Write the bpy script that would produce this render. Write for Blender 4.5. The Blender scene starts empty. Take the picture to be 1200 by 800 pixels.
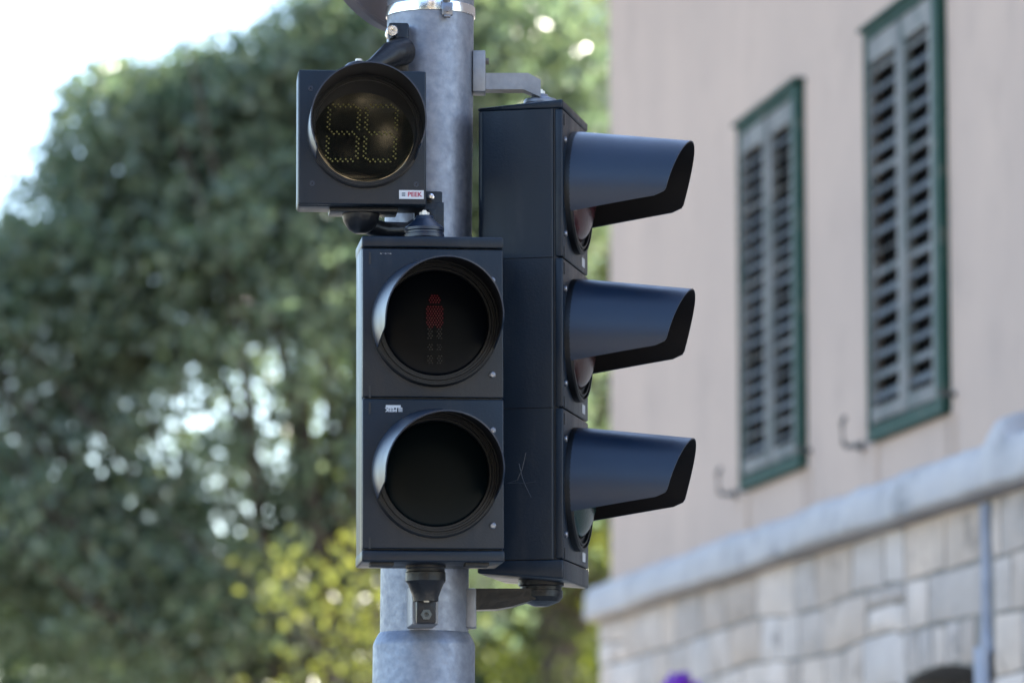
import bpy, bmesh, math, random
import numpy as np
from mathutils import Vector, Matrix, noise

R = math.radians
PI = math.pi
scene = bpy.context.scene
COL = scene.collection

# ------------------------------------------------------------------ camera model
CAM = Vector((0, 0, 1.6))
F = 5000.0
PITCH = math.atan(660 / F)


def ray(px, py):
    x, y = (px - 600) / F, (400 - py) / F
    c, s = math.cos(PITCH), math.sin(PITCH)
    return Vector((x, c - s * y, s + c * y))


def P(px, py, Y):
    r = ray(px, py)
    return CAM + r * (Y / r.y)


cam_d = bpy.data.cameras.new('camera')
cam = bpy.data.objects.new('camera', cam_d)
COL.objects.link(cam)
cam.location = CAM
cam.rotation_euler = (R(90) + PITCH, 0, 0)
cam_d.sensor_width = 36
cam_d.lens = F / 1200 * 36
cam_d.clip_start = 0.1
cam_d.clip_end = 3000
cam_d.dof.use_dof = True
cam_d.dof.focus_distance = 7.3
cam_d.dof.aperture_fstop = 150 / 1000 / 0.037
cam_d.dof.aperture_blades = 0
scene.camera = cam

# ------------------------------------------------------------------ world and sun
SUN_AZ, SUN_EL = R(60), R(36)
w = bpy.data.worlds.new('World')
scene.world = w
w.use_nodes = True
nt = w.node_tree
bg = nt.nodes['Background']
sky = nt.nodes.new('ShaderNodeTexSky')
sky.sky_type = 'NISHITA'
sky.sun_disc = False
sky.sun_elevation = SUN_EL
sky.sun_rotation = SUN_AZ
sky.air_density = 1.0
sky.dust_density = 1.0
sky.ozone_density = 1.2
nt.links.new(sky.outputs[0], bg.inputs[0])
bg.inputs[1].default_value = 0.15
sd = bpy.data.lights.new('sun', 'SUN')
sd.energy = 4.8
sd.angle = R(0.5)
sd.color = (1, .93, .82)
sun = bpy.data.objects.new('sun', sd)
COL.objects.link(sun)
vs = Vector((math.sin(SUN_AZ) * math.cos(SUN_EL), math.cos(SUN_AZ) * math.cos(SUN_EL), math.sin(SUN_EL)))
sun.rotation_euler = vs.to_track_quat('Z', 'Y').to_euler()
sun.location = vs * 60
scene.view_settings.view_transform = 'Standard'
scene.view_settings.look = 'None'
scene.view_settings.exposure = 2.45
scene.view_settings.gamma = 1
scene.cycles.max_bounces = 8
scene.cycles.transparent_max_bounces = 8
scene.cycles.use_denoising = True


# ------------------------------------------------------------------ materials
def mat(name, base, rough=.5, metal=0, spec=.5, var=None, scale=8, detail=5, bump=0, bscale=60, coat=0,
        attr=None, rvar=0, stretch=None, rest=None):
    """var: second base colour mixed by noise; rest: (colour, scale, lo, hi) sparse patches."""
    m = bpy.data.materials.new(name)
    m.use_nodes = True
    t = m.node_tree
    N, L = t.nodes, t.links
    b = N['Principled BSDF']
    b.inputs['Base Color'].default_value = (*base, 1)
    b.inputs['Roughness'].default_value = rough
    b.inputs['Metallic'].default_value = metal
    b.inputs['Specular IOR Level'].default_value = spec
    b.inputs['Coat Weight'].default_value = coat
    tc = N.new('ShaderNodeTexCoord')
    src = tc.outputs['Object']
    if stretch:
        mp = N.new('ShaderNodeMapping')
        mp.inputs['Scale'].default_value = stretch
        L.new(src, mp.inputs[0])
        src = mp.outputs[0]
    col = None
    if var:
        n = N.new('ShaderNodeTexNoise')
        n.inputs['Scale'].default_value = scale
        n.inputs['Detail'].default_value = detail
        n.inputs['Roughness'].default_value = .6
        L.new(src, n.inputs['Vector'])
        r = N.new('ShaderNodeValToRGB')
        r.color_ramp.elements[0].position = .33
        r.color_ramp.elements[0].color = (*base, 1)
        r.color_ramp.elements[1].position = .67
        r.color_ramp.elements[1].color = (*var, 1)
        L.new(n.outputs['Fac'], r.inputs[0])
        col = r.outputs[0]
    if rest:
        n = N.new('ShaderNodeTexNoise')
        n.inputs['Scale'].default_value = rest[1]
        n.inputs['Detail'].default_value = 6
        n.inputs['Roughness'].default_value = .65
        L.new(src, n.inputs['Vector'])
        mr = N.new('ShaderNodeMapRange')
        mr.inputs['From Min'].default_value = rest[2]
        mr.inputs['From Max'].default_value = rest[3]
        L.new(n.outputs['Fac'], mr.inputs['Value'])
        mx = N.new('ShaderNodeMix')
        mx.data_type = 'RGBA'
        L.new(mr.outputs[0], mx.inputs['Factor'])
        if col is None:
            mx.inputs['A'].default_value = (*base, 1)
        else:
            L.new(col, mx.inputs['A'])
        mx.inputs['B'].default_value = (*rest[0], 1)
        col = mx.outputs['Result']
    if attr:
        a = N.new('ShaderNodeAttribute')
        a.attribute_name = attr
        mx = N.new('ShaderNodeMix')
        mx.data_type = 'RGBA'
        mx.blend_type = 'MULTIPLY'
        mx.inputs['Factor'].default_value = 1
        if col is None:
            mx.inputs['A'].default_value = (*base, 1)
        else:
            L.new(col, mx.inputs['A'])
        L.new(a.outputs['Color'], mx.inputs['B'])
        col = mx.outputs['Result']
    if col is not None:
        L.new(col, b.inputs['Base Color'])
    if rvar:
        n = N.new('ShaderNodeTexNoise')
        n.inputs['Scale'].default_value = scale * 1.7
        n.inputs['Detail'].default_value = 8
        L.new(src, n.inputs['Vector'])
        mr = N.new('ShaderNodeMapRange')
        mr.inputs['From Min'].default_value = .3
        mr.inputs['From Max'].default_value = .7
        mr.inputs['To Min'].default_value = max(.02, rough - rvar)
        mr.inputs['To Max'].default_value = rough + rvar
        L.new(n.outputs['Fac'], mr.inputs['Value'])
        L.new(mr.outputs[0], b.inputs['Roughness'])
    if bump:
        n = N.new('ShaderNodeTexNoise')
        n.inputs['Scale'].default_value = bscale
        n.inputs['Detail'].default_value = 6
        L.new(tc.outputs['Object'], n.inputs['Vector'])
        bn = N.new('ShaderNodeBump')
        bn.inputs['Strength'].default_value = bump
        bn.inputs['Distance'].default_value = .01
        L.new(n.outputs['Fac'], bn.inputs['Height'])
        L.new(bn.outputs[0], b.inputs['Normal'])
    return m


def leaf_mat(name, dark, light, trans, gloss=.3, tmix=.5):
    m = bpy.data.materials.new(name)
    m.use_nodes = True
    t = m.node_tree
    N, L = t.nodes, t.links
    out = N['Material Output']
    b = N['Principled BSDF']
    b.inputs['Roughness'].default_value = gloss
    b.inputs['Specular IOR Level'].default_value = .5
    a = N.new('ShaderNodeAttribute')
    a.attribute_name = 'tint'
    r = N.new('ShaderNodeMix')
    r.data_type = 'RGBA'
    r.inputs['A'].default_value = (*dark, 1)
    r.inputs['B'].default_value = (*light, 1)
    L.new(a.outputs['Fac'], r.inputs['Factor'])
    L.new(r.outputs['Result'], b.inputs['Base Color'])
    tr = N.new('ShaderNodeBsdfTranslucent')
    r2 = N.new('ShaderNodeMix')
    r2.data_type = 'RGBA'
    r2.inputs['A'].default_value = (trans[0] * .6, trans[1] * .75, trans[2], 1)
    r2.inputs['B'].default_value = (*trans, 1)
    L.new(a.outputs['Fac'], r2.inputs['Factor'])
    L.new(r2.outputs['Result'], tr.inputs['Color'])
    mx = N.new('ShaderNodeMixShader')
    mx.inputs[0].default_value = tmix
    L.new(b.outputs[0], mx.inputs[1])
    L.new(tr.outputs[0], mx.inputs[2])
    L.new(mx.outputs[0], out.inputs['Surface'])
    return m


M = {}
M['plastic'] = mat('signal_plastic', (.0024, .0062, .0125), .38, spec=.24, var=(.0036, .0082, .016), scale=14, rvar=.07,
                   bump=.06, bscale=240, rest=((.019, .021, .025), 11, .53, .80), stretch=(1, 1, .22))
M['visor'] = mat('visor_plastic', (.0028, .0085, .022), .39, spec=.46, var=(.0035, .0105, .026), scale=9, rvar=.05,
                 bump=.02, bscale=120)
M['visor_inner'] = mat('visor_inner_black', (.0050, .0045, .0052), .6, spec=.15)
M['ring'] = mat('lens_ring_black', (.0016, .0022, .0036), .42, spec=.28)
M['seam'] = mat('dark_rubber', (.006, .006, .007), .7)
M['bracket'] = mat('black_bracket', (.005, .0065, .010), .36, spec=.24, var=(.009, .010, .012), scale=30, bump=.15, bscale=90)
M['galv'] = mat('galvanised_steel', (.115, .130, .165), .46, metal=.5, var=(.18, .195, .23), scale=55, detail=8, rvar=.1,
                bump=.06, bscale=150, rest=((.095, .105, .135), 5, .5, .75))
M['galv_light'] = mat('galvanised_plate', (.19, .195, .21), .5, metal=.4, var=(.14, .145, .16), scale=40, bump=.1)
M['steel'] = mat('bright_steel', (.72, .72, .72), .22, metal=1, var=(.6, .6, .62), scale=30, rvar=.08)
M['screw'] = mat('screw_steel', (.16, .17, .20), .35, metal=.9)
M['nut'] = mat('pale_nut', (.55, .54, .50), .4, metal=.3)
M['sign_back'] = mat('sign_back_metal', (.13, .12, .13), .5, metal=.3, var=(.17, .15, .16), scale=10, rvar=.08)
M['lens_dark'] = mat('dark_lens', (.0012, .0022, .0040), .25, spec=.05)
M['lens_green'] = mat('green_tinted_lens', (.0010, .0032, .0046), .25, spec=.05)
M['lens_cover'] = mat('clear_display_cover', (.0015, .0015, .002), .05, spec=.9)
M['lens_cover'].node_tree.nodes['Principled BSDF'].inputs['IOR'].default_value = 1.65
M['lens_red'] = mat('red_signal_lens', (.030, .008, .011), .22, spec=.6, bump=.1, bscale=220)
M['lens_amber'] = mat('amber_signal_lens', (.028, .012, .012), .22, spec=.6, bump=.1, bscale=220)
M['lens_teal'] = mat('green_signal_lens', (.005, .020, .019), .22, spec=.6, bump=.1, bscale=220)
M['led'] = mat('unlit_yellow_led', (.105, .10, .022), .4)
M['led_red'] = mat('dim_red_led', (.018, .002, .004), .35)
M['led_off'] = mat('unlit_led', (.0008, .0008, .0015), .3)
_b = M['led_red'].node_tree.nodes['Principled BSDF']
_b.inputs['Emission Color'].default_value = (1, .03, .06, 1)
_b.inputs['Emission Strength'].default_value = .009
M['label_white'] = mat('label_white', (.36, .38, .42), .4)
M['label_red'] = mat('label_red', (.22, .015, .045), .4)
M['label_blue'] = mat('label_slate', (.06, .085, .12), .4)
M['scratch'] = mat('scratch_paint', (.004, .009, .019), .5)
M['plaster'] = mat('plaster', (.41, .312, .256), .9, spec=.1, var=(.355, .274, .230), scale=1.3, detail=9, bump=.25, bscale=9,
                   rest=((.30, .235, .20), 3.1, .53, .85), stretch=(1, 1, .75))
M['rust'] = mat('rust_stain', (.36, .25, .17), .9, spec=.1, var=(.37, .285, .25), scale=9, detail=8, stretch=(3, 1, .6))
M['stone'] = mat('wall_stone', (.46, .375, .320), .9, spec=.15, var=(.355, .295, .255), scale=5, detail=9, attr='tint', bump=.5,
                 bscale=22, rest=((.12, .105, .095), 6, .56, .78))
M['mortar'] = mat('mortar', (.15, .135, .12), .95, spec=.1, var=(.24, .215, .19), scale=12, bump=.5, bscale=30)
M['coping'] = mat('coping_stone', (.37, .345, .34), .85, spec=.2, var=(.30, .285, .285), scale=4, detail=9, bump=.35, bscale=20,
                  rest=((.15, .15, .155), 5, .56, .76))
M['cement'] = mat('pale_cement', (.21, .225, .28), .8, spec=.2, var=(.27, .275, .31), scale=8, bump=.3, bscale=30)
M['green'] = mat('green_frame_paint', (.008, .034, .024), .7, spec=.2, var=(.014, .046, .034), scale=14, detail=8, bump=.3, bscale=60,
                 rest=((.09, .085, .07), 14, .57, .70))
M['slat'] = mat('weathered_slat', (.040, .047, .053), .75, var=(.095, .10, .10), scale=9, detail=9, bump=.35, bscale=60)
M['shutter'] = mat('weathered_shutter', (.075, .075, .073), .75, var=(.175, .165, .15), scale=12, detail=9, bump=.35, bscale=60,
                   rest=((.03, .05, .045), 9, .52, .66), stretch=(1, 1, .3))
M['dark'] = mat('interior_shade', (.0025, .003, .004), .9, spec=.05)  # near-black colour standing in for the shade inside rooms
M['iron'] = mat('dark_iron', (.045, .05, .045), .7, var=(.09, .08, .07), scale=20, bump=.3)
M['wood'] = mat('dark_door_wood', (.03, .022, .018), .6, var=(.045, .032, .025), scale=10, stretch=(8, 8, 1))
M['tile'] = mat('roof_tile', (.35, .14, .08), .85, var=(.26, .11, .07), scale=8, bump=.4)
M['bark'] = mat('bark', (.085, .07, .055), .9, spec=.2, var=(.045, .038, .03), scale=9, detail=8, bump=1, bscale=14)
M['asphalt'] = mat('asphalt', (.10, .097, .09), .9, spec=.3, var=(.075, .073, .07), scale=3, detail=10, bump=.4, bscale=90)
M['paving'] = mat('paving', (.46, .42, .36), .75, spec=.3, var=(.38, .35, .30), scale=2.5, detail=9, bump=.3, bscale=40)
M['kerb'] = mat('kerb_stone', (.36, .35, .33), .85, var=(.28, .27, .26), scale=5, bump=.3)
M['white_paint'] = mat('road_paint', (.75, .75, .73), .7, rest=((.2, .2, .2), 12, .6, .7))
M['earth'] = mat('gravel', (.36, .32, .25), .95, spec=.1, var=(.26, .23, .18), scale=1.5, detail=9, bump=.5, bscale=20)
M['leaf_blue'] = leaf_mat('leaf_cool_green', (.068, .098, .072), (.18, .205, .145), (.21, .27, .11), .20)
M['leaf_gold'] = leaf_mat('leaf_gold_green', (.045, .065, .032), (.11, .125, .04), (.24, .25, .035), .35, .5)
M['leaf_reflection'] = leaf_mat('leaf_deep_green', (.006, .010, .008), (.016, .022, .014), (.01, .02, .01), .6)  # near-black leaves of the added trees, darkening what the lenses mirror
M['leaf_yellow'] = leaf_mat('leaf_yellow_green', (.030, .050, .020), (.08, .095, .028), (.20, .22, .02), .4, .5)
M['leaf_mid'] = leaf_mat('leaf_mid_green', (.028, .042, .026), (.075, .095, .05), (.12, .16, .04), .35)
M['petal'] = mat('violet_petal', (.16, .015, .42), .6, var=(.24, .03, .55), scale=20)
M['ochre'] = mat('ochre_render', (.80, .66, .42), .9, spec=.1, var=(.74, .60, .38), scale=2, detail=8)  # added house, coloured pale to brighten its reflection in the display


# ------------------------------------------------------------------ object helpers
def tag(o, label=None, cat=None, group=None, kind=None):
    if label: o['label'] = label
    if cat: o['category'] = cat
    if group: o['group'] = group
    if kind: o['kind'] = kind
    return o


def thing(name, label, cat, loc=(0, 0, 0), rot=(0, 0, 0), group=None):
    o = bpy.data.objects.new(name, None)
    COL.objects.link(o)
    o.location = loc
    o.rotation_euler = rot
    o.empty_display_size = .1
    return tag(o, label, cat, group)


def obj(name, bm, m, parent=None, smooth=False, angle=35):
    me = bpy.data.meshes.new(name)
    bmesh.ops.recalc_face_normals(bm, faces=bm.faces)
    if smooth:
        for f in bm.faces: f.smooth = True
        for e in bm.edges:
            if len(e.link_faces) == 2 and e.calc_face_angle(0) > R(angle):
                e.smooth = False
    bm.to_mesh(me)
    bm.free()
    me.materials.append(M[m] if isinstance(m, str) else m)
    o = bpy.data.objects.new(name, me)
    COL.objects.link(o)
    o.parent = parent
    return o


def box(bm, lo, hi, bev=0, seg=2, mtx=None):
    a, b = Vector(lo), Vector(hi)
    r = bmesh.ops.create_cube(bm, size=1)
    vs_ = r['verts']
    c, d = (a + b) / 2, b - a
    for v in vs_:
        v.co = Vector((c.x + v.co.x * d.x, c.y + v.co.y * d.y, c.z + v.co.z * d.z))
    if bev:
        es = list({e for v in vs_ for e in v.link_edges})
        r2 = bmesh.ops.bevel(bm, geom=es, offset=bev, segments=seg, affect='EDGES', profile=.5)
        vs_ = list({v for f in r2['faces'] for v in f.verts} | {v for v in vs_ if v.is_valid})
    if mtx:
        for v in vs_: v.co = mtx @ v.co
    return vs_


def rrect(x0, x1, y0, y1, rf, rb, n=5):
    """rounded rectangle outline, radius rf at the front (y0) corners and rb at the rear ones"""
    out = []
    for cx, cy, r, a0 in ((x1 - rf, y0 + rf, rf, -90), (x1 - rb, y1 - rb, rb, 0), (x0 + rb, y1 - rb, rb, 90), (x0 + rf, y0 + rf, rf, 180)):
        for i in range(n + 1):
            a = R(a0 + 90 * i / n)
            out.append((cx + r * math.cos(a), cy + r * math.sin(a)))
    return out


def grid_surface(bm, pts, closed_u=False, closed_v=False):
    """pts[i][j] -> quads"""
    vv = [[bm.verts.new(p) for p in row] for row in pts]
    n, m = len(vv), len(vv[0])
    for i in range(n if closed_u else n - 1):
        for j in range(m if closed_v else m - 1):
            a, b = vv[i][j], vv[i][(j + 1) % m]
            c, d = vv[(i + 1) % n][(j + 1) % m], vv[(i + 1) % n][j]
            bm.faces.new((a, b, c, d))
    return vv


def lathe(bm, prof, origin=(0, 0, 0), axis='Z', n=48, cap0=False, cap1=False):
    """prof: list of (radius, height along axis)"""
    o = Vector(origin)
    rows = []
    for r, h in prof:
        row = []
        for k in range(n):
            t = 2 * PI * k / n
            if axis == 'Z':
                q = Vector((r * math.cos(t), r * math.sin(t), h))
            elif axis == 'Y':  # towards the viewer is negative y
                q = Vector((r * math.cos(t), h, r * math.sin(t)))
            else:
                q = Vector((h, r * math.cos(t), r * math.sin(t)))
            row.append(o + q)
        rows.append(row)
    vv = grid_surface(bm, rows, closed_v=True)
    if cap0: bm.faces.new(vv[0])
    if cap1: bm.faces.new(vv[-1])


def tube(bm, pts, radii, n=10, cap=True):
    pts = [Vector(p) for p in pts]
    rows = []
    up = Vector((0, 0, 1))
    for i, p in enumerate(pts):
        d = (pts[min(i + 1, len(pts) - 1)] - pts[max(i - 1, 0)])
        if d.length < 1e-9: d = Vector((0, 0, 1))
        d.normalize()
        a = d.cross(up)
        if a.length < .05: a = d.cross(Vector((1, 0, 0)))
        a.normalize()
        b = d.cross(a)
        r = radii[i] if hasattr(radii, '__len__') else radii
        rows.append([p + (a * math.cos(2 * PI * k / n) + b * math.sin(2 * PI * k / n)) * r for k in range(n)])
    vv = grid_surface(bm, rows, closed_v=True)
    if cap:
        bm.faces.new(vv[0])
        bm.faces.new(vv[-1])


def prism(bm, poly, axis, a, b, bev=0):
    """poly: list of 2-D points extruded along axis from a to b. axis 'x': (y,z), 'y': (x,z), 'z': (x,y)"""
    def q(p, h):
        if axis == 'x': return (h, p[0], p[1])
        if axis == 'y': return (p[0], h, p[1])
        return (p[0], p[1], h)
    v0 = [bm.verts.new(q(p, a)) for p in poly]
    v1 = [bm.verts.new(q(p, b)) for p in poly]
    fs = [bm.faces.new(v0), bm.faces.new(v1)]
    for i in range(len(poly)):
        j = (i + 1) % len(poly)
        fs.append(bm.faces.new((v0[i], v0[j], v1[j], v1[i])))
    if bev:
        es = list({e for f in fs for e in f.edges})
        bmesh.ops.bevel(bm, geom=es, offset=bev, segments=2, affect='EDGES', profile=.5)


def text_part(name, s, size, m, parent, loc, rot, bold=.0):
    cu = bpy.data.curves.new(name, 'FONT')
    cu.body = s
    cu.size = size
    cu.extrude = .0002
    cu.offset = bold
    cu.align_x = 'CENTER'
    cu.align_y = 'CENTER'
    tmp = bpy.data.objects.new('tmp_text', cu)
    COL.objects.link(tmp)
    bpy.context.view_layer.update()
    dg = bpy.context.evaluated_depsgraph_get()
    me = bpy.data.meshes.new_from_object(tmp.evaluated_get(dg))
    bpy.data.objects.remove(tmp)
    me.name = name
    me.materials.clear()
    me.materials.append(M[m])
    o = bpy.data.objects.new(name, me)
    COL.objects.link(o)
    o.parent = parent
    o.location = loc
    o.rotation_euler = rot
    return o


# ------------------------------------------------------------------ signal pieces
# local frame of every signal: the face looks along -y, x to the right seen from the front, z up
def visor_bm(r0, r1, L0, a0, a1, tilt, slant=.2, th=.0022, back=.0, corner=.09):
    bm = bmesh.new()
    nu, nv = 64, 14
    def surf(rad_off):
        rows = []
        for i in range(nu + 1):
            u = -1 + 2 * i / nu
            au = abs(u)
            Lu = L0 * (1 - slant * (1 - math.cos(u * R(a0))) / (1 - math.cos(R(a0))))
            if au > 1 - corner:
                k = (au - (1 - corner)) / corner
                Lu -= L0 * .09 * (1 - math.sqrt(max(0, 1 - k * k)))
            row = []
            for j in range(nv + 1):
                v = j / nv
                y = back - Lu * v
                f = Lu * v / L0
                rr = r0 + (r1 - r0) * f + rad_off
                a = R(a0 + (a1 - a0) * f) * u
                x = rr * math.sin(a)
                z = rr * math.cos(a) + (y - back) * math.tan(tilt)
                row.append(Vector((x, y, z)))
            rows.append(row)
        return rows
    o_, i_ = surf(0), surf(-th)
    loop = []
    for j in range(nv + 1): pass
    vo = grid_surface(bm, o_)
    vi = grid_surface(bm, i_)
    n, m = len(vo), len(vo[0])
    for j in range(m - 1):
        bm.faces.new((vo[0][j], vo[0][j + 1], vi[0][j + 1], vi[0][j]))
        bm.faces.new((vo[-1][j], vo[-1][j + 1], vi[-1][j + 1], vi[-1][j]))
    for i in range(n - 1):
        bm.faces.new((vo[i][-1], vo[i + 1][-1], vi[i + 1][-1], vi[i][-1]))
        bm.faces.new((vo[i][0], vo[i + 1][0], vi[i + 1][0], vi[i][0]))
    return bm


def move(bm, v):
    bmesh.ops.translate(bm, verts=bm.verts, vec=Vector(v))
    return bm


def lens_ring_bm(r_out, r_in):
    bm = bmesh.new()
    lathe(bm, [(r_out, .0005), (r_out, -.010), (r_out - .003, -.013), (r_out - .006, -.013), (r_out - .007, -.009),
               (r_out - .010, -.009), (r_out - .011, -.012), (r_out - .014, -.012), (r_out - .015, -.007),
               (r_in + .002, -.007), (r_in, -.004), (r_in, .0005)], axis='Y', n=72)
    return bm


def lens_bm(r, dome, y0=-.003):
    bm = bmesh.new()
    pr = [(r, y0 + .003)]
    for k in range(13):
        t = k / 12 * PI / 2
        pr.append((max(r * math.cos(t), .0008), y0 - dome * math.sin(t)))
    lathe(bm, pr, axis='Y', n=64, cap1=True)
    return bm


def screw(parent, x, y, z, r=.0055):
    bm = bmesh.new()
    lathe(bm, [(r, .001), (r, -.0022), (r * .7, -.0038), (.0006, -.0042)], (x, y, z), 'Y', 20, cap1=True)
    o = obj('screw', bm, 'screw', parent, True)
    return o


def visor_part(bm, parent):
    """hood with its matt black inside as a second material"""
    n_out = 64 * 14
    v = obj('visor', bm, 'visor', parent, True, 40)
    v.data.materials.append(M['visor_inner'])
    for p in v.data.polygons:
        if n_out <= p.index < 2 * n_out: p.material_index = 1
    return v


def module(parent, z, h, W, yf, visor, lensm, dome, lens_r, ring_r, label=None, screws=True, xo=0):
    """one lamp module: its door with screws, ring, lens, visor. yf is the y of the door's front face"""
    g = .0022
    bm = bmesh.new()
    box(bm, (-W / 2 + .0003, yf, z + g / 2), (W / 2 - .0003, yf + .0135, z + h - g / 2), .0028, 3)
    d = obj('signal_door', bm, 'plastic', parent, True, 50)
    if screws:
        for s in (.16, .79):
            screw(d, W / 2 - .019, yf, z + h * s)
    for s in (.93, .04):   # hinge knuckle slots on the left edge
        bm = bmesh.new()
        box(bm, (-W / 2 + .011, yf - .0012, z + h * s - .010), (-W / 2 + .0142, yf + .004, z + h * s + .010))
        obj('hinge', bm, 'seam', d)
    cz = z + h / 2
    rg = obj('lens_ring', move(lens_ring_bm(ring_r, lens_r), (xo, yf, cz)), 'ring', parent, True, 30)
    ln = obj('lens', move(lens_bm(lens_r, dome), (xo, yf, cz)), lensm, parent, True, 60)
    if label: ln['label'] = label
    v = visor_part(move(visor, (xo, yf - .009, cz)), parent)
    return d, ln, cz


def cone_cap(name, parent, x, y, z, r, h, up=1, m='bracket', nut=True):
    """domed bracket head that clamps a signal's end: ring below, cone above, nut on top"""
    bm = bmesh.new()
    pr = [(r * .86, 0), (r * .86, .006), (r, .007), (r, .013), (r * .95, .0145), (r * .95, .018), (r, .0195), (r, .024),
          (r * .92, .027), (r * .5, h * .86), (r * .42, h), (.001, h)]
    lathe(bm, [(a, b * up) for a, b in pr], (x, y, z), 'Z', 32, cap0=True)
    o = obj(name, bm, m, parent, True, 25)
    if nut:
        bm = bmesh.new()
        lathe(bm, [(.0085, h * up), (.0085, (h + .006) * up), (.004, (h + .0065) * up), (.004, (h + .0095) * up), (.0005, (h + .0098) * up)],
              (x, y, z), 'Z', 6)
        obj('nut', bm, 'nut', o)
    return o


def l2w(root, co):
    return Matrix.LocRotScale(root.location, root.rotation_euler, None) @ Vector(co)


def w2l(root, co):
    return Matrix.LocRotScale(root.location, root.rotation_euler, None).inverted() @ Vector(co)


# ------------------------------------------------------------------ the pole
YP = 7.385
pole_top_c = P(504.5, 10, YP)
pole_low_c = P(497.5, 690, YP)
ax = (pole_top_c - pole_low_c)
ax = ax / ax.z
def pole_at(z):
    return pole_low_c + ax * (z - pole_low_c.z)
RP = .0765
base = pole_at(0.12)
pole = thing('signal_pole', 'round galvanised steel pole carrying the traffic signals, stepping out to a wider sleeve below them', 'pole',
             base)
def pl(z, r, n=64):
    c = pole_at(z) - base
    return c, r
bm = bmesh.new()
rows = []
zs_pole = [(P(500, 752, YP).z - .02, RP)] + [(z, RP) for z in np.linspace(P(500, 740, YP).z, 4.6, 12)]
for z, r in zs_pole:
    c = pole_at(z) - base
    rows.append([c + Vector((r * math.cos(2 * PI * k / 96), r * math.sin(2 * PI * k / 96), 0)) for k in range(96)])
vv = grid_surface(bm, rows, closed_v=True)
bm.faces.new(vv[-1])
obj('upper_tube', bm, 'galv', pole, True)
bm = bmesh.new()
rows = []
zt = P(500, 741, YP).z
RS = .0885
for z, r in [(.12, RS + .03), (.14, RS + .03), (.145, RS), (1.2, RS), (zt - .024, RS), (zt - .019, RS - .001), (zt - .012, RS - .004),
             (zt - .003, RP + .003), (zt, RP + .0005)]:
    c = pole_at(z) - base
    rows.append([c + Vector((r * math.cos(2 * PI * k / 96), r * math.sin(2 * PI * k / 96), 0)) for k in range(96)])
grid_surface(bm, rows, closed_v=True)
obj('sleeve', bm, 'galv', pole, True)

# ------------------------------------------------------------------ pedestrian signal
YF = 7.11
zb = P(507, 658, YF).z
zt_ = P(507, 277, YF).z
loc = P(508, 658, YF)
ped = thing('pedestrian_signal', 'black two-lens pedestrian signal in front of the pole, dim red figure in its upper lens',
            'traffic light', (loc.x, YF, loc.z), (0, R(-.25), R(6.3)))
H = zt_ - zb
W = .2385
cap = .0205
mh = (H - 2 * cap) / 2
D = .145
bm = bmesh.new()
box(bm, (-W / 2, .0155, cap * .4), (W / 2, D, H - cap * .4), .008, 3)
obj('housing', bm, 'plastic', ped, True, 50)
for z0, z1 in ((0, cap), (H - cap, H)):
    bm = bmesh.new()
    box(bm, (-W / 2 - .0006, -.0006, z0 + (.0012 if z0 else 0)), (W / 2 + .0006, D + .001, z1 - (0 if z0 else .0012)), .0035, 3)
    obj('end_cap', bm, 'plastic', ped, True, 50)
bm = bmesh.new()
box(bm, (-W / 2 + .004, .006, cap), (W / 2 - .004, .022, H - cap))
obj('gasket', bm, 'seam', ped)
def std_visor(): return visor_bm(.108, .0955, .205, 114, 95, R(3.4), .25)
dlow, l_low, czl = module(ped, cap, mh, W, 0, std_visor(), 'lens_green', .006, .088, .1085,
                          'dark unlit lens of the lower lamp', xo=.004)
dup_, l_up, czu = module(ped, cap + mh, mh, W, 0, std_visor(), 'lens_dark', .006, .088, .1085,
                         'dark lens of the upper lamp with a dim red standing figure', xo=.004)
# the standing figure behind the upper lens: rows of small lamps
def dots(pts, r, m, name, parent, y):
    bm = bmesh.new()
    for x, z in pts:
        lathe(bm, [(r, 0), (r, -.0006), (r * .4, -.0011)], (x, y, z), 'Y', 6, cap1=True)
    return obj(name, bm, m, parent)
fig_on, fig_off = [], []
def inside(x, z):
    # head, body with arms along the sides, two legs
    if x * x + (z - .038) ** 2 < .0085 ** 2: return True
    if abs(x) < .0125 and -.006 < z < .027: return True
    if .002 < abs(x) < .0115 and -.066 < z <= -.006 and not (-.036 < z < -.028) and not (-.052 < z < -.046): return True
    return False
k = .0040
for iz in range(-20, 14):
    for ix in range(-8, 9):
        x = ix * k + (iz % 2) * k / 2
        z = iz * k * .9
        if inside(x, z):
            (fig_on if z > -.010 else fig_off).append((x * 1.12 + .002, z * 1.05 + czu))
f1 = dots(fig_on, .0013, 'led_red', 'figure_lights', l_up, -.0095)
f1['label'] = 'dim red head and body of the standing figure'
dots(fig_off, .0015, 'led_off', 'unlit_figure_lights', l_up, -.0095)
# small upside-down maker's sticker on the lower door
lab = bmesh.new()
box(lab, (-.0125, -.0004, -.0022), (.0125, .0002, .0022))
slx, slz = -W / 2 + .052, cap + mh - .0175
lab = move(lab, (slx, 0, slz + .0032))
st = obj('maker_sticker', lab, 'label_white', dlow)
text_part('sticker_text', 'PEEK', .0092, 'label_white', dlow, (slx - .0035, -.0006, slz - .0022), (R(90), R(180), 0), .0003)
bm = bmesh.new()
for q in range(4):
    box(bm, (slx + .0085, -.0006, slz - .0055 + q * .0019), (slx + .0155, .0002, slz - .0055 + q * .0019 + .0011))
obj('sticker_stripes', bm, 'label_white', dlow)
# embossed mark at the top left of the upper door
bm = bmesh.new()
for q, (a, b) in enumerate([(0, 2.5), (4, 6), (7.5, 11), (12.5, 15), (16, 19)]):
    box(bm, (-W / 2 + .030 + a * .001, -.0006, H - cap - .0105 + (q % 2) * .0007), (-W / 2 + .030 + b * .001, .0005, H - cap - .009))
obj('embossed_mark', bm, 'screw', dup_)
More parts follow.
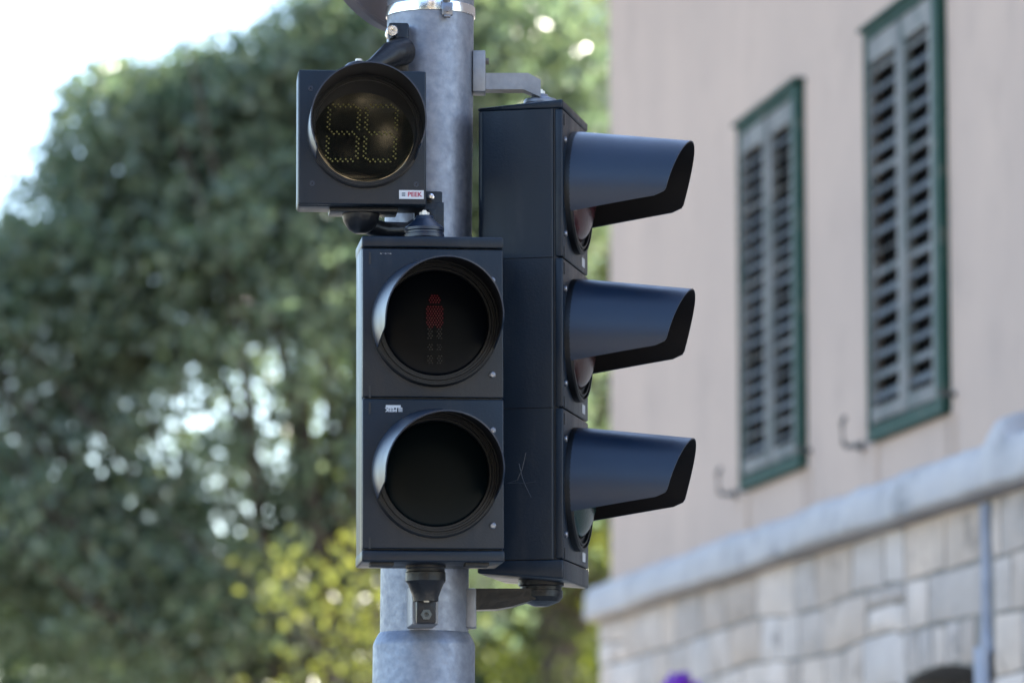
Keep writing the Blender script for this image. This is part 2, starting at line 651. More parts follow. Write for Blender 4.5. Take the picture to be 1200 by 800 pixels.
# feet under the lower cap
for x in (-.085, .075):
    bm = bmesh.new()
    box(bm, (x - .02, .012, -.006), (x + .02, .05, .001), .002, 2)
    obj('drain_boss', bm, 'seam', ped, True)
# brackets: cone on top, arm to a plate on the pole; neck and plate below
zc = .075
pu = cone_cap('top_bracket', ped, -.008, .07, H, .034, .046, 1, 'visor')
bm = bmesh.new()
box(bm, (-.022, .085, .012), (.002, .205, .030), .003, 2)
obj('bracket_arm', move(bm, (0, 0, H)), 'bracket', pu, True)
bm = bmesh.new()
box(bm, (-.008, .155, .02), (.008, .16, .072), .002, 2)
box(bm, (-.030, .1585, .0), (.022, .1645, .085), .002, 2)
obj('bracket_plate', move(bm, (.012, 0, H)), 'bracket', pu, True)
lb = P(499, 668, 7.19)
q = w2l(ped, lb)
bm = bmesh.new()
lathe(bm, [(.034, 0.012), (.034, -.004), (.0325, -.006), (.0325, -.010), (.034, -.012), (.034, -.026), (.030, -.031), (.022, -.052),
           (.0215, -.06), (.001, -.06)], (q.x, .085, 0), 'Z', 32, cap0=True)
pb = obj('lower_bracket', bm, 'bracket', ped, True, 25)
bm = bmesh.new()
box(bm, (q.x - .0165, .075, -.098), (q.x + .0165, .1, -.046), .003, 2)
obj('bracket_foot', bm, 'bracket', pb, True)
bm = bmesh.new()
box(bm, (q.x - .022, .1015, -.098), (q.x + .023, .206, -.030), .0015, 1)
obj('galvanised_shoe', bm, 'galv_light', pb, True)
bm = bmesh.new()
lathe(bm, [(.0095, 0), (.0095, -.006), (.004, -.0062), (.0035, -.003), (.0005, -.003)], (q.x, .075, -.083), 'Y', 6)
obj('bolt', bm, 'iron', pb)
bm = bmesh.new()
box(bm, (q.x - .004, .073, -.062), (q.x + .005, .077, -.0575), .0006, 1)
obj('bright_slot', bm, 'nut', pb)

# ------------------------------------------------------------------ countdown display
YC = 7.16
c_lo = P(424.5, 240.5, YC)
c_hi = P(424.5, 82, YC)
cd = thing('countdown_display', 'square black countdown box with an unlit dotted yellow 88, above the pedestrian signal', 'traffic light',
           (c_lo.x, YC, c_lo.z), (0, R(-.2), R(4.6)))
Wc, Hc, Dc = .2195, c_hi.z - c_lo.z, .085
bm = bmesh.new()
box(bm, (-Wc / 2, .011, 0), (Wc / 2, Dc, Hc), .006, 3)
obj('housing', bm, 'plastic', cd, True, 50)
bm = bmesh.new()
box(bm, (-Wc / 2 + .001, 0, .001), (Wc / 2 - .001, .0095, Hc - .001), .003, 3)
cdd = obj('front_panel', bm, 'plastic', cd, True, 50)
for x, z in ((-.085, .037), (.092, .037), (-.088, Hc - .033)):
    bm = bmesh.new()
    lathe(bm, [(.0045, .001), (.0045, -.0008), (.002, -.0008), (.0018, .0004), (.0003, .0004)], (x, 0, z), 'Y', 18)
    obj('screw', bm, 'visor', cdd, True)
ccx, ccz = .005, Hc / 2 + .011
bm = bmesh.new()
lathe(bm, [(.099, .001), (.099, -.006), (.096, -.008), (.094, -.008), (.093, -.004), (.088, -.004), (.0875, .001)], (ccx, 0, ccz), 'Y', 72)
obj('lens_ring', bm, 'ring', cd, True, 30)
bm = lens_bm(.0875, .0006, -.001)
cl = obj('display_cover', move(bm, (ccx, 0, ccz)), 'lens_cover', cd, True, 60)
visor_part(move(visor_bm(.0985, .0975, .128, 121, 117, R(1.2), .10, corner=.05), (ccx, -.003, ccz)), cd)
segs = []
dw, dh = .0235, .047
for cx in (-.038, .026):
    pts = []
    for zz in (dh, 0, -dh):
        for i in range(-2, 3):
            pts.append((cx + i * dw / 2.7, zz))
    for xx in (-dw - .002, dw + .002):
        for i in range(-5, 6):
            if i in (0,): continue
            pts.append((cx + xx, i * dh / 5.7))
    for x, z in pts:
        sh = .0019
        segs.append((x - sh, z + sh))
        segs.append((x + sh, z - sh))
segs = [(x + ccx + z * .05, z + ccz - .0045) for x, z in segs]
dg_ = dots(segs, .0016, 'led', 'digit_lights', cd, -.0045)
dg_['label'] = 'dotted yellow number 88, unlit'
# PEEK label, bottom right
bm = bmesh.new()
lx0, lx1, lz0, lz1 = Wc / 2 - .047, Wc / 2 - .005, .0115, .0265
box(bm, (lx0, -.0007, lz0), (lx1, .0005, lz1))
lab = obj('maker_label', bm, 'label_white', cdd)
text_part('label_text', 'PEEK', .0112, 'label_red', lab, ((lx0 + lx1) / 2 + .0055, -.0009, (lz0 + lz1) / 2), (R(90), 0, 0), .0003)
bm = bmesh.new()
for q2 in range(3):
    box(bm, (lx0 + .0045, -.0011, lz0 + .0045 + q2 * .0024), (lx0 + .0105, .0, lz0 + .0045 + q2 * .0024 + .0017))
obj('label_stripes', bm, 'label_blue', lab)
# brackets
def hood(bm, x, y, z, r, hh, up):
    lathe(bm, [(r, 0), (r * .99, .008 * up), (r * .9, hh * .5 * up), (r * .62, hh * .85 * up), (r * .3, hh * up), (.001, hh * up)],
          (x, y, z), 'Z', 32, cap0=True)
bm = bmesh.new()
hood(bm, -.004, .05, Hc, .031, .024, 1)
ub = obj('upper_bracket', bm, 'bracket', cd, True)
bm = bmesh.new()
lathe(bm, [(.006, 0), (.006, .005), (.0005, .0055)], (-.004, .05, Hc + .0235), 'Z', 6)
obj('nut', bm, 'nut', ub)
pa = w2l(cd, P(466, 62, 7.28))
bm = bmesh.new()
tube(bm, [(.002, .05, Hc + .008), (.022, .07, Hc + .020), (pa.x - .012, pa.y - .025, pa.z - .008), (pa.x + .010, pa.y + .005, pa.z + .004)],
     [.012, .014, .0225, .025], 20)
obj('bracket_arm', bm, 'bracket', ub, True)
p1 = w2l(cd, P(455, 28, 7.30)); p2 = w2l(cd, P(479, 90, 7.30))
bm = bmesh.new()
box(bm, (p1.x, p1.y - .012, p2.z), (p2.x, p1.y + .014, p1.z), .004, 2)
obj('bracket_plate', bm, 'bracket', ub, True)
bm = bmesh.new()
b_ = w2l(cd, P(459.5, 37, 7.27))
lathe(bm, [(.0105, 0.03), (.0105, -.004), (.009, -.007), (.0055, -.007), (.005, -.002), (.0005, -.002)], b_, 'Y', 24)
obj('bolt', bm, 'steel', ub, True)
bm = bmesh.new()
hood(bm, .0, .055, 0, .033, .04, -1)
lwb = obj('lower_bracket', bm, 'bracket', cd, True)
bm = bmesh.new()
box(bm, (-.055, .02, -.008), (.062, .08, .001), .003, 2)
obj('mounting_rim', bm, 'bracket', lwb, True)
bm = bmesh.new()
tube(bm, [(.0, .06, -.022), (.04, .085, -.030), (.085, .11, -.026), (.11, .135, -.01)], [.015, .016, .015, .016], 16)
obj('bracket_arm', bm, 'bracket', lwb, True)
p1 = w2l(cd, P(503, 225, 7.28)); p2 = w2l(cd, P(518, 268, 7.28))
bm = bmesh.new()
box(bm, (p1.x - .025, p1.y - .01, p2.z), (p2.x, p1.y + .04, p1.z), .003, 2)
obj('bracket_plate', bm, 'bracket', lwb, True)
b_ = w2l(cd, P(505, 231, 7.26))
bm = bmesh.new()
lathe(bm, [(.0055, 0.02), (.0055, -.004), (.003, -.006), (.0005, -.006)], b_, 'Y', 20)
obj('bolt', bm, 'steel', lwb, True)

# ------------------------------------------------------------------ vehicle signal
A = R(78.5)
near = P(660, 678, 7.27)   # near bottom edge of the face
fwd = Vector((math.sin(A), -math.cos(A), 0))   # facing direction
rgt = Vector((math.cos(A), math.sin(A), 0))    # local +x
Wv = .238
org = near + rgt * (Wv / 2)
z_lo = P(658, 678, 7.27).z
z_hi = P(658, 116, 7.27).z
vh = thing('vehicle_signal', 'tall black three-lens vehicle signal seen from its side, three long visors pointing right', 'traffic light',
           (org.x, org.y, z_lo), (R(.0), R(0), A))
Hv = z_hi - z_lo
cap_b, cap_t = .034, .016
mhv = (Hv - cap_b - cap_t) / 3
Dv = .151
for i in range(3):
    z0 = cap_b + i * mhv
    bm = bmesh.new()
    prism(bm, rrect(-Wv / 2, Wv / 2, .0160, Dv, .005, .012), 'z', z0 + .0006, z0 + mhv - .0006)
    for v in bm.verts:   # the shell narrows slightly to the rear
        f = (v.co.y - .016) / (Dv - .016)
        v.co.x *= 1 - .03 * f
    obj('housing', bm, 'plastic', vh, True, 50)
# inner core closes the rounded joints
bm = bmesh.new()
box(bm, (-Wv / 2 + .004, .008, cap_b), (Wv / 2 - .004, Dv - .006, Hv - cap_t))
for v in bm.verts: v.co.x *= .98 if v.co.y > .1 else 1
obj('gasket', bm, 'seam', vh)
for z0, z1 in ((0, cap_b), (Hv - cap_t, Hv)):
    bm = bmesh.new()
    box(bm, (-Wv / 2 - .0004, -.0006, z0 + (.0001 if z0 else 0)), (Wv / 2 + .0004, Dv, z1 - (0 if z0 else .0001)), .004, 3)
    for v in bm.verts:
        f = max(0, v.co.y / Dv)
        top = z0 > 0
        out = (v.co.z > (z0 + z1) / 2) == top
        v.co.x *= 1 - .03 * f
        if out: v.co.z += (-.010 if top else .012) * f
    obj('end_cap', bm, 'plastic', vh, True, 50)
labs = [('green_signal', 'lens_teal', 'dark green lens of the lowest lamp'), ('amber', 'lens_amber', 'dull amber lens of the middle lamp'),
        ('red', 'lens_red', 'dull red lens of the topmost lamp')]
def veh_visor(): return visor_bm(.108, .094, .200, 116, 95, R(2.6), .175, corner=.06)
for i in range(3):
    dd, ll, cz_ = module(vh, cap_b + i * mhv, mhv, Wv, 0, veh_visor(), labs[i][1], .031, .084, .108, labs[i][2], screws=False)
    for s in (.17, .80):
        screw(dd, -Wv / 2 + .022, 0, cap_b + (i + s) * mhv, .006)
    bm = bmesh.new()
    box(bm, (.060, -.0008, cap_b + i * mhv + .010), (.086, .0005, cap_b + i * mhv + .026))
    obj('maker_sticker', bm, 'label_white', dd)
# scratch marks (a faint scribble) on the near side of the housing
def side_pt(px, py):
    # intersection of the pixel ray with the near side plane of the housing
    n = -rgt
    p0 = near + n * .0006
    r = ray(px, py)
    t = (p0 - CAM).dot(n) / r.dot(n)
    return w2l(vh, CAM + r * t)
bm = bmesh.new()
for line in ([(594, 566), (606, 562), (612, 548), (616, 530)], [(608, 543), (612, 560), (616, 570), (622, 582)],
             [(596, 566), (606, 565), (614, 566), (628, 564)]):
    pp = [side_pt(*q_) for q_ in line]
    for a_, b_ in zip(pp[:-1], pp[1:]):
        a_ = Vector((-Wv / 2 + .0, a_.y, a_.z)); b_ = Vector((-Wv / 2 + .0, b_.y, b_.z))
        for v in (a_, b_):
            v.x = -(Wv / 2) * (1 - .03 * (v.y - .016) / (Dv - .016)) - .0003
        tube(bm, [a_, b_], .0006, 6)
obj('scribble', bm, 'scratch', vh)
# top bracket: galvanised L plate, arm, ribbed cone
ctop = P(622, 118, 7.40)
cq = w2l(vh, ctop)
tb = cone_cap('top_bracket', vh, 0, .062, Hv - .004, .030, .036, 1, 'galv')
ep = w2l(vh, P(569, 99, 7.385))
bm = bmesh.new()
def worldbox(bm, lo, hi, root, bev=.0015):
    vs_ = box(bm, lo, hi, bev, 2)
    for v in vs_: v.co = w2l(root, v.co)
zc1 = P(600, 88, 7.385).z; zc0 = P(600, 107, 7.385).z
headw = l2w(vh, (0, .062, 0))
xr = headw.x
x0 = P(556, 100, 7.385).x
poly = [(x0, zc0), (xr - .03, zc0), (xr + .0, zc0 - .014), (xr + .0, zc1 - .012), (xr - .022, zc1), (x0, zc1)]
prism(bm, poly, 'y', YP - .018, YP + .018)
for v in bm.verts: v.co = w2l(vh, v.co)
obj('bracket_arm', bm, 'galv_light', tb)
bm = bmesh.new()
worldbox(bm, (P(554, 90, YP).x, YP - .022, P(0, 110, YP).z), (P(569, 90, YP).x, YP + .022, P(0, 62, YP).z), vh, .002)
obj('bracket_plate', bm, 'galv_light', tb, True)
bm = bmesh.new()
bx = P(569, 72, YP)
lathe(bm, [(.006, -.004), (.006, .006), (.0005, .006)], (bx.x, YP, bx.z), 'X', 6)
for v in bm.verts: v.co = w2l(vh, v.co)
obj('bolt', bm, 'iron', tb)
# bottom bracket
bm = bmesh.new()
lathe(bm, [(.040, .012), (.040, -.002), (.036, -.004), (.036, -.010), (.038, -.011), (.038, -.022), (.032, -.030), (.012, -.038), (.001, -.038)],
      (0, .062, 0), 'Z', 32, cap0=True)
bb = obj('lower_bracket', bm, 'bracket', vh, True, 25)
bm = bmesh.new()
zc1 = P(600, 690, YP).z; zc0 = P(600, 715, YP).z
poly = [(P(558, 0, YP).x, zc0), (P(582, 0, YP).x, zc0 + .001), (P(600, 0, YP).x, zc0 + .006), (xr - .01, zc0 + .018), (xr, zc1), (P(558, 0, YP).x, zc1)]
prism(bm, poly, 'y', YP - .02, YP + .02)
for v in bm.verts: v.co = w2l(vh, v.co)
obj('bracket_arm', bm, 'bracket', bb)
bm = bmesh.new()
worldbox(bm, (P(547, 0, YP).x, YP - .024, P(0, 736, YP).z), (P(559, 0, YP).x, YP + .024, P(0, 690, YP).z), vh, .003)
obj('bracket_plate', bm, 'galv_light', bb, True)

# ------------------------------------------------------------------ round sign above, seen from behind
cs = P(456, 38, 7.50)
Rs = .30
sg = thing('round_sign', 'round metal sign at the top of the pole, its grey back and rolled rim showing', 'sign',
           (cs.x, cs.y, cs.z), (0, 0, R(57)))
bm = bmesh.new()
lathe(bm, [(.001, .002), (Rs - .014, .002), (Rs - .011, -.004), (Rs - .010, -.014), (Rs - .007, -.018), (Rs - .003, -.018), (Rs, -.014),
           (Rs, .003), (Rs - .003, .0055), (.001, .0055)], (0, 0, Rs), 'Y', 96)
obj('panel', bm, 'sign_back', sg, True, 30)
# band clamp round the pole
zc_ = P(510, 16, YP).z
pc = pole_at(zc_)
bm = bmesh.new()
hb = .0085
lathe(bm, [(RP + .0005, -hb), (RP + .0022, -hb), (RP + .0028, 0), (RP + .0022, hb), (RP + .0005, hb)], (0, 0, 0), 'Z', 96)
for v in bm.verts: v.co = w2l(sg, v.co + pc)
bd = obj('clamp_band', bm, 'steel', sg, True)
bc = P(524, 12, YP - RP - .003)
bm = bmesh.new()
box(bm, (bc.x - .009, bc.y - .006, bc.z - .010), (bc.x + .010, bc.y + .004, bc.z + .013), .0015, 2)
box(bm, (bc.x - .006, bc.y - .010, bc.z + .0145), (bc.x + .006, bc.y + .003, bc.z + .021), .0015, 2)
box(bm, (bc.x - .005, bc.y - .010, bc.z - .014), (bc.x + .006, bc.y + .003, bc.z - .0105), .001, 2)
lathe(bm, [(.0045, 0), (.0045, -.006), (.0005, -.006)], (bc.x, bc.y - .006, bc.z), 'Y', 12)
for v in bm.verts: v.co = w2l(sg, v.co)
obj('band_buckle', bm, 'screw', bd, True)
# bracket strut from band to the sign's back
bm = bmesh.new()
s_mid = w2l(sg, pc)
box(bm, (s_mid.x - .015, -.045, s_mid.z + .16), (s_mid.x + .015, -.003, s_mid.z + .20), .002)
obj('sign_bracket', bm, 'galv_light', sg, True)

# ------------------------------------------------------------------ the house
VPX = -333
dv = ray(VPX, 1060); dv.z = 0; dv.normalize()        # along the wall, away from the camera
A0 = P(715, 400, 18.9); A0.z = 0
hx, hy = -dv, Vector((dv.y, -dv.x, 0))               # local x towards the camera, local y into the house
rzh = math.atan2(hx.y, hx.x)
house = thing('corner_house', 'pale mauve plastered house with green-framed louvred shutters above a rough stone ground floor', 'house', A0,
              (0, 0, rzh))
def W_(px, py, off=0.0):
    """pixel -> (along wall, height) on the wall plane shifted by off towards the street"""
    p0 = A0 - hy * off
    r = ray(px, py)
    t = (p0 - CAM).dot(hy) / r.dot(hy)
    q_ = CAM + r * t - A0
    return q_.dot(hx), q_.z
HL, HH, HD = 12.2, 6.5, 7.0
wins = []
for (xa, xb, ya, yb) in ((872, 943, 150, 577), (1021, 1109, 40, 521)):
    s0, zt0 = W_(xa, ya)
    s1, _ = W_(xb, ya)
    _, zb0 = W_(xa, yb)
    wins.append((s0, s1, zb0, zt0))
cs0, czb = W_(712, 727, .05)
zcor_b = W_(950, 727 - .342 * 238, .05)[1]
ZC = (czb + zcor_b) / 2
CT = .165
# plaster wall with openings
def wall_bm(rects, x0, x1, z0, z1, y, depth):
    xs = sorted({x0, x1, *[r[0] for r in rects], *[r[1] for r in rects]})
    zs = sorted({z0, z1, *[r[2] for r in rects], *[r[3] for r in rects]})
    bm = bmesh.new()
    for a, b in zip(xs[:-1], xs[1:]):
        for c, d in zip(zs[:-1], zs[1:]):
            mx, mz = (a + b) / 2, (c + d) / 2
            if any(r[0] < mx < r[1] and r[2] < mz < r[3] for r in rects): continue
            bm.faces.new([bm.verts.new(q_) for q_ in ((a, y, c), (b, y, c), (b, y, d), (a, y, d))])
    for r in rects:
        a, b, c, d = r
        for quad in (((a, y, c), (a, y + depth, c), (a, y + depth, d), (a, y, d)), ((b, y, c), (b, y + depth, c), (b, y + depth, d), (b, y, d)),
                     ((a, y, c), (b, y, c), (b, y + depth, c), (a, y + depth, c)), ((a, y, d), (b, y, d), (b, y + depth, d), (a, y + depth, d))):
            bm.faces.new([bm.verts.new(q_) for q_ in quad])
    bmesh.ops.remove_doubles(bm, verts=bm.verts, dist=1e-5)
    return bm
rects = [(a + .03, b - .03, c + .03, d - .03) for a, b, c, d in wins]
bm = wall_bm(rects, 0, HL, ZC + .02, HH, 0, .2)
obj('plaster_wall', bm, 'plaster', house)
bm = bmesh.new()   # end and back walls
for quad in (((0, 0, 0), (0, HD, 0), (0, HD, HH), (0, 0, HH)), ((HL, 0, 0), (HL, HD, 0), (HL, HD, HH), (HL, 0, HH)),
             ((0, HD, 0), (HL, HD, 0), (HL, HD, HH), (0, HD, HH))):
    bm.faces.new([bm.verts.new(q_) for q_ in quad])
obj('end_wall', bm, 'plaster', house)
bm = bmesh.new()
box(bm, (-.0, .21, ZC + .1), (HL, .23, HH))  # dark sheet painted as the shade of the room behind the wall
obj('room_shade_sheet', bm, 'dark', house)
# roof
bm = bmesh.new()
e = .5
vs4 = [(-e, -e, HH), (HL + e, -e, HH), (HL + e, HD + e, HH), (-e, HD + e, HH)]
r4 = [(HD / 2, HD / 2, HH + 1.2), (HL - HD / 2, HD / 2, HH + 1.2)]
v = [bm.verts.new(q_) for q_ in vs4 + r4]
for f in ((0, 1, 5, 4), (1, 2, 5), (2, 3, 4, 5), (3, 0, 4), (0, 1, 2, 3)): bm.faces.new([v[i] for i in f])
obj('roof', bm, 'tile', house)
# door opening position (arched)
ds1, dz = W_(1139, 783, .05)
ds0, _ = W_(1057, 800, .05)
DTOP = dz + .03
dmid = (ds0 + ds1) / 2
def arch_top(s):
    u = (s - dmid) / ((ds1 - ds0) / 2)
    if abs(u) >= 1: return None
    return DTOP - .03 * u * u
# mortar backing for the stone base with the door hole
bm = bmesh.new()
yb_ = -.035
n = 24
edges = [ds0 + (ds1 - ds0) * i / n for i in range(n + 1)]
def quad(*q_): bm.faces.new([bm.verts.new(p) for p in q_])
quad((-.05, yb_, 0), (ds0, yb_, 0), (ds0, yb_, ZC + .03), (-.05, yb_, ZC + .03))
quad((ds1, yb_, 0), (HL, yb_, 0), (HL, yb_, ZC + .03), (ds1, yb_, ZC + .03))
quad((-.05, yb_, 0), (-.05, .3, 0), (-.05, .3, ZC + .03), (-.05, yb_, ZC + .03))
def at_(s):
    u = max(-1, min(1, (s - dmid) / ((ds1 - ds0) / 2)))
    return DTOP - .03 * u * u
for a, b in zip(edges[:-1], edges[1:]):
    quad((a, yb_, at_(a)), (b, yb_, at_(b)), (b, yb_, ZC + .03), (a, yb_, ZC + .03))
    quad((a, yb_, at_(a)), (b, yb_, at_(b)), (b, .30, at_(b)), (a, .30, at_(a)))
quad((ds0, yb_, 0), (ds0, .3, 0), (ds0, .3, at_(ds0)), (ds0, yb_, at_(ds0)))
quad((ds1, yb_, 0), (ds1, .3, 0), (ds1, .3, at_(ds1)), (ds1, yb_, at_(ds1)))
bmesh.ops.remove_doubles(bm, verts=bm.verts, dist=1e-5)
sw = obj('stone_base', bm, 'mortar', house)
bm = bmesh.new()
box(bm, (ds0 - .02, .25, 0), (ds1 + .02, .29, DTOP + .05))
dr = obj('door', bm, 'wood', house)
bm = bmesh.new()
tube(bm, [(ds1 - .15, .25, 1.0), (ds1 - .15, .2, 1.0), (ds1 - .15, .2, 1.15), (ds1 - .15, .25, 1.15)], .01, 8)
obj('handle', bm, 'iron', dr)
# stone blocks
rng = random.Random(5)
bm = bmesh.new()
tl = bm.verts.layers.float_color.new('tint')
z = 0.0
course = []
while z < ZC - .02:
    h = rng.uniform(.15, .215)
    if z + h > ZC - .08: h = ZC - z
    course.append((z, h))
    z += h
strip0, strip1 = W_(1147, 660, .05)[0], W_(1161, 660, .05)[0]
for ci, (z, h) in enumerate(course):
    s = -.06 - rng.uniform(0, .02)
    while s < HL:
        l = rng.uniform(.20, .60)
        if z < 1.2: l *= 1.3
        s1_ = min(s + l, HL)
        if z < DTOP:
            if s < ds0 - .001: s1_ = min(s1_, ds0) if ds0 - s1_ > .08 or s1_ > ds0 else ds0
            elif s < ds1 - .001: s1_ = min(s + .16, ds1)
        g = rng.uniform(.004, .012)
        x0_, x1_, z0_, z1_ = s + g, s1_ - g, z + g * .8, z + h - g * .8
        cxm = (x0_ + x1_) / 2
        skip = False
        if z0_ < DTOP and ds0 - .001 < s < ds1 - .001:
            z0_ = max(z0_, max(at_(x0_), at_(x1_)) + .006)
        if x0_ < strip1 and x1_ > strip0 and z > 2.2:
            if cxm < (strip0 + strip1) / 2: x1_ = strip0
            else: x0_ = strip1
            if x1_ - x0_ < .03: skip = True
        if x1_ - x0_ < .03 or z1_ - z0_ < .03: skip = True
        parts_ = [(z0_, z1_)]
        if z1_ - z0_ > .13 and rng.random() < (.45 if z1_ - z0_ > .22 else .12):
            zm_ = z0_ + (z1_ - z0_) * rng.uniform(.38, .62)
            parts_ = [(z0_, zm_ - .006), (zm_ + .006, z1_)]
        for (z0_, z1_) in ([] if skip else parts_):
            nx, nz = max(3, int((x1_ - x0_) / .05)), 4
            pj = rng.uniform(.006, .017)
            sh = rng.uniform(.78, 1.15)
            wm = rng.uniform(-.045, .045)
            tint = (sh * (1 + wm), sh, sh * (1 - wm * 1.2), 1)
            so = rng.uniform(0, 99)
            rows = []
            jx = [rng.uniform(-.012, .012) for _ in range(4)]
            for i in range(nx + 1):
                row = []
                for j in range(nz + 1):
                    u, vv_ = i / nx, j / nz
                    x = x0_ + (x1_ - x0_) * u + (jx[0] * (1 - u) + jx[1] * u) * (vv_ - .5)
                    zz = z0_ + (z1_ - z0_) * vv_ + (jx[2] * (1 - vv_) + jx[3] * vv_) * (u - .5)
                    edge = min(u, 1 - u) * (x1_ - x0_), min(vv_, 1 - vv_) * (z1_ - z0_)
                    ed = min(min(edge) / .012, 1)
                    nn = noise.fractal(Vector((x * 7, so, zz * 7)), .8, 2, 3)
                    wz = .030 * noise.noise(Vector((x * .9, 0, zz * 2.5))) * min(1, max(0, (ZC - zz) / .2)) * (0 if ds0 - .1 < x < ds1 + .1 else 1)
                    y = yb_ - .004 - pj * (ed ** .5) - nn * .009 * ed
                    row.append((x, y, zz + wz))
                rows.append(row)
            vv2 = grid_surface(bm, rows)
            ring = [vv2[i][0] for i in range(nx + 1)] + [vv2[nx][j] for j in range(1, nz + 1)] + \
                   [vv2[i][nz] for i in range(nx - 1, -1, -1)] + [vv2[0][j] for j in range(nz - 1, 0, -1)]
            back = [bm.verts.new((q_.co.x, yb_ + .01, q_.co.z)) for q_ in ring]
            for i in range(len(ring)):
                k2 = (i + 1) % len(ring)
                bm.faces.new((ring[i], ring[k2], back[k2], back[i]))
            for q_ in [q3 for row in vv2 for q3 in row] + back: q_[tl] = tint
        s = s1_
obj('stone_facing', bm, 'stone', house, True, 45)
# pale cement strip running down the stones
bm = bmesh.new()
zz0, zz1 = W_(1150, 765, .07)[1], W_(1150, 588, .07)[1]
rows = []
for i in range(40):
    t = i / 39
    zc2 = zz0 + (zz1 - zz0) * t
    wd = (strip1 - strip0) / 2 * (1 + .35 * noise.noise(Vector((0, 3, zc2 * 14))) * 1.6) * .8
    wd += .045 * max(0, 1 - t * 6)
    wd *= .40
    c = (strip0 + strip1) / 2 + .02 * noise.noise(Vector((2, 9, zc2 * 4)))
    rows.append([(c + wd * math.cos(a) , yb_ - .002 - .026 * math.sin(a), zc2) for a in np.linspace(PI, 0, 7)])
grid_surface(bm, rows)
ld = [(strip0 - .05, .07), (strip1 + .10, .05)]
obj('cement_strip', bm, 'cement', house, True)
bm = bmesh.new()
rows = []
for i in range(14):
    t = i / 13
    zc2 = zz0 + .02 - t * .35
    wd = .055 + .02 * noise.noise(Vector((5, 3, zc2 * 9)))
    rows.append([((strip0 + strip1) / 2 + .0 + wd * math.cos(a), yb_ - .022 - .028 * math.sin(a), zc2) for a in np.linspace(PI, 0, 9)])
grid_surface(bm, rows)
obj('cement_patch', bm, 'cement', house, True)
# coping course (string course) with rounded, worn profile
bm = bmesh.new()
prof = [(.0, -.0), (-.095, .0), (-.122, .008), (-.130, .025), (-.127, .09), (-.118, .135), (-.095, .158), (-.05, .168), (-.0, .175)]
rows = []
nL = 620
bs, bz = W_(1168, 500, .1)
for i in range(nL + 1):
    s = -.08 + (HL + .08) * i / nL
    row = []
    for k_, (y, zz) in enumerate(prof):
        nn = noise.fractal(Vector((s * 2.2, y * 4, zz * 5)), .7, 2, 4) * .010
        bumpz = .075 * math.exp(-((s - bs) / .11) ** 4) * (zz / .175) ** 1.5
        jt = min(abs((s % 1.13) - .4), 1)
        nn += .010 * math.exp(-(jt / .012) ** 2)
        endf = 1 - .35 * math.exp(-((s + .08) / .04) ** 2)
        row.append((s, (y - nn * (1 if y < 0 else 0)) * endf, ZC + zz * (endf if zz > .1 else 1) * (CT / .175) + bumpz + nn * .6))
    row.append((s, .06, row[-1][2])); row.append((s, .06, ZC))
    rows.append(row)
vv3 = grid_surface(bm, rows, closed_v=True)
bm.faces.new(vv3[0]); bm.faces.new(vv3[-1])
obj('coping_course', bm, 'coping', house, True, 60)

